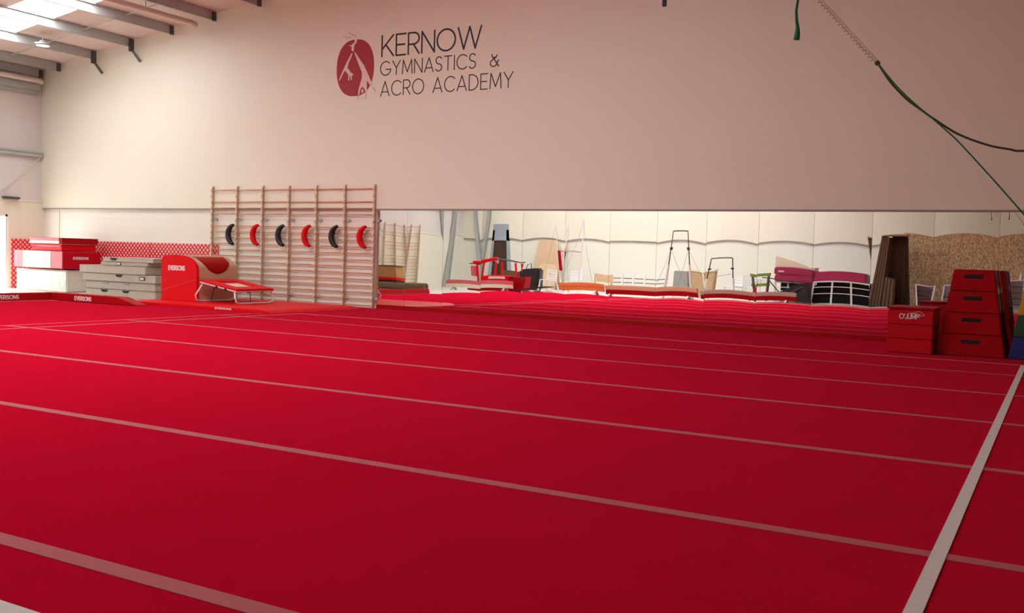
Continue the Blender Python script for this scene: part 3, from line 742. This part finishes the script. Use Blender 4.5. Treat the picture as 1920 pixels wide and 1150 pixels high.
o = MB().tube(rope_pts([(-1.003, RY-0.014, 2.365), (-0.90, RY-0.02, 2.235), (-0.80, RY-0.02, 2.130), (-0.70, RY-0.02, 2.040), (-0.62, RY-0.02, 1.965), (-0.55, RY-0.02, 1.895), (-0.38, RY-0.02, 1.70), (-0.21, RY-0.02, 1.497), (0.2, RY-0.02, 1.0), (0.9, RY-0.02, 0.2)]), 0.0042, 8).build('taut_rope', 'rope', smooth=True)
tag(o, 'straight green rope running steeply down from the spring past the mirrors', 'rope')
MB().tube([(-1.012, RY-0.006, 2.376), (-1.0, RY-0.006, 2.360)], 0.014, 8).build('knot', 'drope', o)
o = MB().box(-2.345, -2.318, RY-0.005, RY+0.005, 2.825, 8.0).build('hanging_strap', 'black')
tag(o, 'dark strap end hanging into the top edge of the photo', 'strap')

# ================================================================== EQUIPMENT AT THE NEAR SIDE, SEEN IN THE MIRRORS
EQ = 'reflected in the mirrors'
# wall bars on the end wall
wall_bars('wooden wall bars on the end wall, %s at their left end' % EQ, 3, 0.80, (-23.82, 1.75, 0.0), -PI/2, skip=(1, 4, 8), brackets=False)
# grey columns
for x, y, l in ((XL+0.12, -3.05, 'grey steel column on the end wall, reflected beside the wall bars'), (-22.95, YB+0.16, 'grey steel column on the near wall, reflected beside the dark doorway')):
    m = MB().box(x-0.09, x+0.09, y-0.10, y-0.088, -0.02, 5.2).box(x-0.09, x+0.09, y+0.088, y+0.10, -0.02, 5.2).box(x-0.006, x+0.006, y-0.09, y+0.09, -0.02, 5.2)
    o = struct(m.build('steel_column', 'steel'), l, 'column'); o['group'] = 'steel columns'
# doorway
d = struct(MB().box(-22.45, -21.65, YB+0.002, YB+0.02, -0.02, 2.02).build('door_2', 'dbrown'), 'dark brown doorway with blue grey frame, reflected in the mirrors', 'door')
MB().box(-22.58, -22.45, YB+0.002, YB+0.07, -0.02, 2.5).box(-21.65, -21.48, YB+0.002, YB+0.07, -0.02, 2.5).box(-22.58, -21.48, YB+0.002, YB+0.07, 2.02, 2.75).build('door_frame', 'bluegrey', d)
MB().box(-22.3, -22.1, YB+0.02, YB+0.03, 1.0, 1.25).build('notice', 'bluegrey', d)
# wooden gym box over a mat trolley
t = thing('wooden_gym_box', 'varnished wooden gym box reflected low beside the wall bars', 'gym box', (-23.0, 2.35, 0))
MB().prism([(-23.60, 0.42), (-23.52, 0.86), (-22.62, 0.86), (-22.54, 0.42)], 2.1, 2.6).build('body', 'wbox', t, bevel=0.01)
MB().box(-23.60, -22.58, 2.05, 2.65, 0.862, 0.89).build('lid', 'dbrown', t)
t = thing('mat_trolley', 'low dark trolley with red mats under the wooden gym box', 'trolley', (-23.0, 2.35, 0))
MB().box(-23.6, -22.5, 2.05, 2.7, 0.33, 0.415).build('mat', 'red', t, bevel=0.01)
MB().box(-23.55, -22.55, 2.1, 2.65, 0.20, 0.32).build('mat', 'dbrown', t, bevel=0.01)
MB().box(-23.6, -22.5, 2.05, 2.7, 0.10, 0.19).build('base', 'strap', t)
for x in (-23.5, -22.6):
    for y in (2.15, 2.6): MB().tube([(x-0.02, y, 0.04), (x+0.02, y, 0.04)], 0.06, 12).build('wheel', 'black', t)
t = thing('rolled_mat', 'long brown rolled mat on the floor, reflected at the left of the mirrors', 'mat', (-22.5, 2.95, 0.1))
MB().tube([(-23.7, 2.95, 0.115), (-20.9, 2.95, 0.115)], 0.135, 20).build('roll', 'brown', t, smooth=False)
MB().tube([(-20.9, 2.95, 0.115), (-20.895, 2.95, 0.115)], 0.09, 20).build('core', 'dbrown', t)
# balance beams, low
def beam(label, x0, x1, y, z0, z1, topm, sidem, legs=True, group='low balance beams'):
    t = thing('balance_beam', label, 'balance beam', ((x0+x1)/2, y, 0), group)
    MB().box(x0, x1, y-0.06, y+0.06, z0+(z1-z0)*0.5, z1).build('top', topm, t, bevel=0.012)
    MB().box(x0+0.01, x1-0.01, y-0.05, y+0.05, z0, z0+(z1-z0)*0.5).build('base', sidem, t, bevel=0.008)
    if legs:
        for x in (x0+0.3, x1-0.3):
            MB().prism([(y-0.2, -0.02), (y-0.05, z0+0.02), (y+0.05, z0+0.02), (y+0.2, -0.02), (y+0.14, -0.02), (y, z0-0.04), (y-0.14, -0.02)], x-0.03, x+0.03, 'yz').build('leg', 'steel', t)
    return t
beam('long low beam with a pink top and cream side, reflected left of centre', -20.8, -18.0, 1.55, 0.10, 0.38, 'pink', 'cream')
beam('low orange suede balance beam reflected at the centre of the mirrors', -16.25, -14.45, 1.2, 0.14, 0.42, 'orange', 'orange')
beam('low cream balance beam on a red base, reflected right of the orange beam', -14.40, -10.95, 1.2, 0.08, 0.40, 'beige', 'dred')
beam('low brown topped beam on a red base, reflected right of the high bar', -10.90, -7.6, 1.1, 0.06, 0.34, 'mgrey', 'dred')
t = thing('spring_board', 'dark springboard with white legs on the floor, reflected before the red boxes', 'springboard', (-17, 1.35, 0))
MB().prism([(-17.9, 0.03), (-16.6, 0.16), (-16.4, 0.20), (-16.4, 0.23), (-17.9, 0.06)], 1.3, 1.85).build('deck', 'black', t)
for x in (-17.3, -16.9, -16.5): MB().box(x, x+0.05, 1.35, 1.80, -0.02, 0.055).build('leg', 'white', t)
# red padded low bars
t = thing('padded_bars', 'low parallel bars with red padded rail and posts, reflected left of centre', 'parallel bars', (-19.5, 0.2, 0))
for y in (-0.05, 0.45):
    MB().tube([(-20.55, y, 1.02), (-19.4, y, 1.18), (-18.35, y, 1.12)], 0.022, 8).build('rail', 'dsteel', t)
    for x in (-20.2, -19.35, -18.45):
        MB().tube([(x, y, -0.02), (x, y, 1.08)], 0.04, 8).build('post', 'red', t)
MB().box(-20.6, -18.2, -0.15, 0.55, -0.02, 0.05).build('base', 'dred', t)
MB().tube([(-20.35, 0.45, 1.08), (-19.3, 0.45, 1.19)], 0.07, 10).build('rail_pad', 'red', t)
MB().box(-20.45, -20.25, 0.40, 0.55, 0.55, 0.95).build('post_pad', 'pink', t, bevel=0.02)
o = MB().box(-20.1, -19.4, -1.6, -1.2, -0.02, 0.75).build('storage_chest', 'brown', bevel=0.02); tag(o, 'dark brown chest on the floor reflected behind the padded bars', 'chest')
o = thing('kit_bag', 'black kit bag with loop handle reflected behind the red boxes', 'bag', (-18.9, -1.4, 0))
MB().box(-19.25, -18.3, -1.6, -1.2, -0.02, 0.85).build('body', 'black', o, bevel=0.06)
MB().tube([(-19.0, -1.4, 0.83), (-18.95, -1.4, 1.02), (-18.8, -1.4, 1.05), (-18.75, -1.4, 0.83)], 0.018, 8).build('handle', 'black', o)
for x0, x1, y0, z0, z1, l in ((-19.35, -18.35, 0.85, -0.02, 0.28, 'red foam block with white stripes, lower of the reflected pair'), (-19.35, -18.35, 0.85, 0.285, 0.56, 'red foam block with white stripes, upper of the reflected pair')):
    t = thing('foam_block', l, 'foam block', ((x0+x1)/2, y0+0.3, z0), 'striped red foam blocks')
    MB().box(x0, x1, y0, y0+0.55, z0, z1).build('cover', 'red', t, bevel=0.015)
    MB().box(x0+0.3, x1-0.03, y0+0.548, y0+0.56, z0+0.15, z0+0.24).build('stripe', 'text', t)
o = MB().box(-18.33, -17.55, 0.75, 1.2, -0.02, 0.55).build('foam_block', 'dred', bevel=0.02); tag(o, 'plain dark red foam block reflected right of the striped pair', 'foam block')
# leaning beige boards
def slab(name, label, cat, x0, x1, yb, yt, z1, th, m, round_=True, group=None):
    t = thing(name, label, cat, ((x0+x1)/2, yb, 0), group)
    pr = [(x0, 0), (x0, z1-0.12), (x0+0.05, z1-0.03), (x0+0.14, z1), (x1-0.14, z1), (x1-0.05, z1-0.03), (x1, z1-0.12), (x1, 0)]
    vs = []; n = len(pr)
    for d in (0, th):
        for x, z in pr: vs.append((x, yb+(yt-yb)*z/z1+d, z-0.02))
    MB().add(vs, [tuple(range(n)), tuple(range(2*n-1, n-1, -1))]+[((i+1) % n, i, i+n, (i+1) % n+n) for i in range(n)]).build('cover', m, t, bevel=0.01)
    return t
slab('upright_mat', 'tall beige mat with rounded corners leaning on the near wall, seen in the mirrors', 'mat', -20.05, -18.85, -3.95, -4.35, 2.10, 0.12, 'beige')
slab('upright_mat', 'shorter beige mat leaning in front of the tall beige mat, seen in the mirrors', 'mat', -19.6, -18.75, -3.3, -3.8, 1.05, 0.10, 'beige')
# uneven bars
t = thing('uneven_bars', 'tall white uneven bars with guy cables, reflected at the centre', 'uneven bars', (-16.6, -0.5, 0))
for x, h in ((-17.05, 2.60), (-16.15, 2.78)):
    MB().tube([(x, -0.5, -0.02), (x, -0.5, 1.2), (x+0.02, -0.5, h-0.35), (x, -0.5, h)], [0.035, 0.035, 0.028, 0.022], 10).build('post', 'white', t)
    for s in (-1, 1):
        MB().tube([(x, -0.5, h-0.02), (x+s*0.75, -0.5+0.35, 0.0)], 0.006, 5).build('guy_cable', 'strap', t)
MB().tube([(-17.05, -0.5, 1.62), (-16.6, -0.5, 1.60), (-16.15, -0.5, 1.52)], 0.018, 8).build('bar', 'strap', t)
MB().tube([(-16.95, -0.42, 0.85), (-16.93, -0.42, 1.6)], 0.065, 10).build('post_pad', 'dred', t)

def white_chair(label, x, y, rz, group, z=-0.02, first=[None]):
    if first[0] is None:
        t = bpy.data.objects.new('plastic_chair', None); COL.objects.link(t); t.empty_display_size = 0.1
        s = MB().box(-0.22, 0.22, -0.22, 0.22, 0.42, 0.45); s.build('seat', 'whitepl', t, bevel=0.008)
        b = MB()
        for q in (-0.205, 0.205): b.bar((q, -0.21, 0.43), (q, -0.29, 0.86), 0.035, 0.03)
        for k in range(4): b.bar((-0.2, -0.225-0.016*k*1.2, 0.52+0.10*k), (0.2, -0.225-0.016*k*1.2, 0.52+0.10*k), 0.02, 0.055)
        b.build('backrest', 'whitepl', t)
        for sx in (-1, 1):
            for sy in (-1, 1):
                MB().bar((sx*0.20, sy*0.20, 0.43), (sx*0.235, sy*0.24, 0.0), 0.035, 0.035).build('leg', 'whitepl', t)
        first[0] = t
    else:
        t = first[0].copy(); COL.objects.link(t)
        for c in list(first[0].children):
            d = c.copy(); COL.objects.link(d); d.parent = t
    t.location = (x, y, z); t.rotation_euler = (0, 0, rz)
    return tag(t, label, 'chair', group)
gc = 'white plastic chairs along the near side'
white_chair('white plastic chair reflected just left of the tall uneven bars', -17.75, -0.9, 0.2, gc)
white_chair('white plastic chair reflected between the tall uneven bar posts', -16.75, -1.3, -0.1, gc)
# trestle
t = thing('wooden_trestle', 'small A frame wooden trestle reflected right of the uneven bars', 'trestle', (-15.5, -1.2, 0))
for x in (-15.85, -15.1):
    for s in (-1, 1): MB().bar((x, -1.2, 0.75), (x+s*0.16, -1.2+s*0.2, -0.02), 0.04, 0.03).build('leg', 'wood', t)
MB().box(-15.85, -15.1, -1.24, -1.16, 0.45, 0.75).build('board', 'wood', t)
# white rail barrier
t = thing('rail_barrier', 'long white low rail barrier with dark rails, reflected behind the cream beam', 'barrier', (-14.4, -1.9, 0))
for k in range(6):
    x = -15.45+0.46*k
    MB().box(x-0.03, x+0.03, -1.93, -1.87, -0.02, 0.78).build('post', 'whitepl', t)
for z in (0.76, 0.62, 0.46): MB().box(-15.6, -13.1, -1.945, -1.925, z-0.015, z+0.015).build('rail', 'dsteel' if z != 0.76 else 'white', t)
# flat boards
o = MB().box(-13.0, -12.45, -2.4, -2.2, -0.02, 0.92).build('storage_crate', 'strap', bevel=0.02); tag(o, 'grey upright crate reflected left of the beige one behind the high bar', 'crate')
t = thing('storage_crate', 'beige upright crate with pale straps reflected behind the high bar', 'crate', (-12.0, -2.2, 0))
MB().box(-12.35, -11.35, -2.4, -2.1, -0.02, 0.95).build('body', 'tan', t, bevel=0.02)
MB().box(-12.35, -11.35, -2.42, -2.08, 0.95, 1.02).build('lid', 'cream', t)
for x in (-12.33, -11.85): MB().box(x, x+0.06, -2.095, -2.085, 0, 0.95).build('strap', 'cream', t)
# high bar
def hbar(label, x0, x1, y, h, cables=True, spread=0.06):
    t = thing('horizontal_bar', label, 'horizontal bar', ((x0+x1)/2, y, 0), 'horizontal bar frames')
    for x, s in ((x0, -1), (x1, 1)):
        MB().tube([(x+s*spread, y, -0.02), (x+s*spread*0.5, y, h*0.5)], 0.045, 10).build('leg', 'white', t)
        MB().tube([(x+s*spread*0.5, y, h*0.5), (x, y, h)], 0.022, 8).build('upright', 'dsteel', t)
        MB().box(x-0.05, x+0.05, y-0.04, y+0.04, h*0.72, h*0.76).build('collar', 'black', t)
        if cables:
            for s2 in (-1, 1): MB().tube([(x, y, h*0.75), (x+s2*0.7, y-0.5, -0.018)], 0.006, 5).build('guy_cable', 'strap', t)
    MB().tube([(x0, y, h), (x1, y, h)], 0.022, 8).build('bar', 'dsteel', t)
    return t
hbar('tall horizontal bar frame with guy cables, reflected right of centre', -12.1, -11.35, 0.80, 2.32)
t = hbar('lower horizontal bar frame with a cross stay, reflected right of the tall one', -11.0, -10.15, -0.3, 1.42, False)
MB().tube([(-11.0, -0.3, 0.72), (-10.2, -0.3, 0.85)], 0.010, 6).build('stay', 'strap', t)
# chairs and table
white_chair('white plastic chair reflected leaning beside the lower bar frame', -10.3, -0.95, 0.5, gc)
white_chair('white plastic chair reflected under the long white table edge', -9.75, -1.1, -0.2, gc)
t = thing('folding_table', 'white folding table reflected left of the black bag', 'table', (-9.0, -2.1, 0))
MB().box(-9.75, -8.5, -2.4, -1.8, 0.72, 0.76).build('top', 'whitepl', t, bevel=0.01)
for x in (-9.65, -8.6):
    for y in (-2.3, -1.9): MB().bar((x, y, 0.72), (x, y, -0.02), 0.035, 0.035).build('leg', 'white', t)
o = MB().bar((-9.35, 0.7, 0.05), (-8.95, 0.7, 0.62), 0.09, 0.09).build('leaning_post', 'red'); tag(o, 'short red padded post leaning over the beams in the mirrors', 'post')
# green slatted bench, black bag and pram like frame
t = thing('slatted_bench', 'lime green slatted bench reflected beside the black bag', 'bench', (-8.6, -1.0, 0))
for z in (0.12, 0.5, 0.85): MB().box(-9.6, -8.9, -0.7, -0.6, z, z+0.10).build('slat', 'lime', t)
for x in (-9.55, -8.97): MB().box(x, x+0.04, -0.75, -0.55, -0.02, 0.85).build('leg', 'dsteel', t)
t = thing('covered_trolley', 'bulky black covered trolley with crossed frame, reflected under the magenta mats', 'trolley', (-8.0, -0.2, 0))
pr = [(-8.55, 0.0), (-8.35, 0.30), (-8.05, 0.46), (-7.75, 0.62), (-7.45, 0.66), (-7.40, 0.0)]
MB().prism([(a, b+0.02) for a, b in pr], -0.5, 0.15).build('cover', 'black', t, bevel=0.03)
MB().bar((-8.95, 0.2, 0.82), (-7.9, 0.2, 0.66), 0.035, 0.035).build('frame_bar', 'dsteel', t)
MB().bar((-8.75, 0.2, 0.76), (-8.1, 0.2, 0.02), 0.03, 0.03).build('frame_bar', 'dsteel', t)
MB().bar((-8.5, 0.2, 0.02), (-7.6, 0.2, 0.55), 0.03, 0.03).build('frame_bar', 'dsteel', t)
# magenta mats on white tables
gm = 'magenta mats on the reflected tables'
def table_frame(label, x0, x1, y0, y1, h):
    t = thing('table_frame', label, 'table', ((x0+x1)/2, (y0+y1)/2, 0), 'white table frames')
    MB().box(x0, x1, y0, y1, h-0.04, h).build('top', 'white', t)
    n = 4
    for k in range(n):
        x = x0+0.03+(x1-x0-0.06)*k/(n-1)
        for y in (y0+0.03, y1-0.03): MB().box(x-0.025, x+0.025, y-0.02, y+0.02, -0.02, h-0.04).build('leg', 'white', t)
    for z in (h-0.20, 0.34):
        MB().box(x0, x1, y1-0.04, y1-0.015, z-0.012, z+0.012).build('rail', 'white', t)
    MB().box(x0, x1, y0+0.05, y0+0.06, 0.0, h-0.05).build('backing', 'slot', t)
    return t
table_frame('white barred table frame reflected left of the brown mats', -7.35, -5.55, -1.0, -0.35, 0.76)
table_frame('white table frame hidden behind the black trolley in the mirrors', -8.75, -7.45, -1.6, -0.7, 0.66)
for x0, x1, z0, z1, l in ((-8.72, -7.42, 0.665, 0.90, 'lower magenta mat reflected above the black trolley'), (-8.75, -7.42, 0.905, 1.15, 'upper magenta mat with a small white label, under the tan mat'), (-7.38, -5.70, 0.765, 1.08, 'deep magenta rumpled mat on the white barred table frame')):
    t = thing('padded_mat', l, 'mat', ((x0+x1)/2, -0.9, z0), gm)
    MB().box(x0, x1, -1.3, -0.5, z0, z1).build('cover', 'magenta', t, bevel=0.03)
    if 'upper' in l: MB().box(x0+0.15, x0+0.35, -0.502, -0.49, z0+0.08, z0+0.13).build('maker_label', 'text', t)
o = MB().prism([(-8.75, 1.155), (-8.75, 1.55), (-8.1, 1.38), (-7.42, 1.22), (-7.42, 1.155)], -1.25, -0.55).build('wedge_mat', 'cream', bevel=0.015); tag(o, 'tan sloping wedge mat lying on the magenta mats', 'wedge')
# tall brown mats
gb = 'upright brown mats'
for k in range(4):
    x = -5.48+0.085*k
    o = MB().box(x, x+0.075, -1.6, -0.55, -0.02, 2.30-0.02*k).build('upright_mat', 'brown', bevel=0.012)
    tag(o, 'tall brown mat on edge, %s from the table frame in the mirrors' % words[k], 'mat', gb)
t = thing('draped_mat', 'wide dark brown mat standing in folds beside the chipboard partition', 'mat', (-4.8, -1.2, 0))
vs = []; fs = []; n = 30
for k in range(n+1):
    x = -5.08+0.63*k/n; f_ = 0.03*math.sin(k*1.3)+0.02*math.sin(k*0.6)
    vs += [(x, -1.0+f_, -0.02), (x-0.03, -1.0+f_*0.5, 2.28)]
b0 = len(vs)
for k in range(n+1):
    x = -5.08+0.63*k/n; vs += [(x, -1.25, -0.02), (x-0.03, -1.25, 2.28)]
for k in range(n):
    fs += [(2*k, 2*k+2, 2*k+3, 2*k+1), (b0+2*k+2, b0+2*k, b0+2*k+1, b0+2*k+3), (2*k+1, 2*k+3, b0+2*k+3, b0+2*k+1), (2*k, b0+2*k, b0+2*k+2, 2*k+2)]
fs += [(0, 1, b0+1, b0), (2*n, b0+2*n, b0+2*n+1, 2*n+1)]
MB().add(vs, fs).build('cover', 'dbrown', t)
o = MB().box(-5.5, -4.45, -1.62, -0.50, 2.302, 2.34).build('timber_board', 'wood'); tag(o, 'pale timber board lying across the tops of the tall brown mats', 'board')
for k in range(3):
    x = -5.12+0.10*k
    o = MB().box(x, x+0.085, -0.90, -0.52, -0.02, 0.95-0.03*k).build('upright_mat', 'brown', bevel=0.012)
    tag(o, 'short brown mat on edge, %s of three before the draped mat' % words[k], 'mat', gb)
# chipboard partition
o = struct(MB().box(-4.80, XR-0.02, -2.55, -2.4, -0.02, 2.42).build('wall_partition', 'osb'), 'chipboard partition wall behind the camera, seen in the mirrors', 'partition')
MB().box(-4.81, XR-0.02, -2.56, -2.39, 2.42, 2.45).build('top_rail', 'wood', o)
# white slatted racks
def rack(label, x0, x1, y, h, n, cols=1):
    t = thing('slatted_rack', label, 'rack', ((x0+x1)/2, y, 0), 'white slatted racks by the partition')
    for c in range(cols+1):
        x = x0+(x1-x0)*c/cols
        MB().box(x-0.02, x+0.02, y-0.14, y+0.14, -0.02, h).build('side', 'whitepl', t)
    MB().box(x0-0.02, x1+0.02, y-0.15, y+0.15, h, h+0.03).build('top', 'whitepl', t)
    MB().box(x0, x1, y-0.14, y-0.13, 0.02, h).build('back', 'whitepl', t)
    for k in range(1, n):
        z = h*k/n; MB().box(x0+0.02, x1-0.02, y-0.12, y+0.14, z-0.012, z+0.012).build('shelf', 'dsteel', t)
    return t
rack('white rack with dark shelves reflected left of the red vault', -4.15, -3.55, -0.45, 0.74, 6)
t = rack('white open rack with tan back reflected behind the red vault', -3.30, -2.35, -0.6, 0.74, 2, 2)
rack('white rack with dark shelves reflected at the right edge of the photo', -1.62, -0.55, -1.0, 0.92, 5, 2)
o = thing('spray_bottle', 'small pale bottle standing on the white rack at the right edge', 'bottle', (-1.2, -1.0, 0.95))
disc(MB(), -1.2, -1.0, [(0.035, 0.95), (0.038, 1.05), (0.02, 1.12), (0.015, 1.17)], 12).build('body', 'whitepl', o)
disc(MB(), -1.2, -1.0, [(0.018, 1.17), (0.016, 1.20)], 12).build('cap', 'white', o)
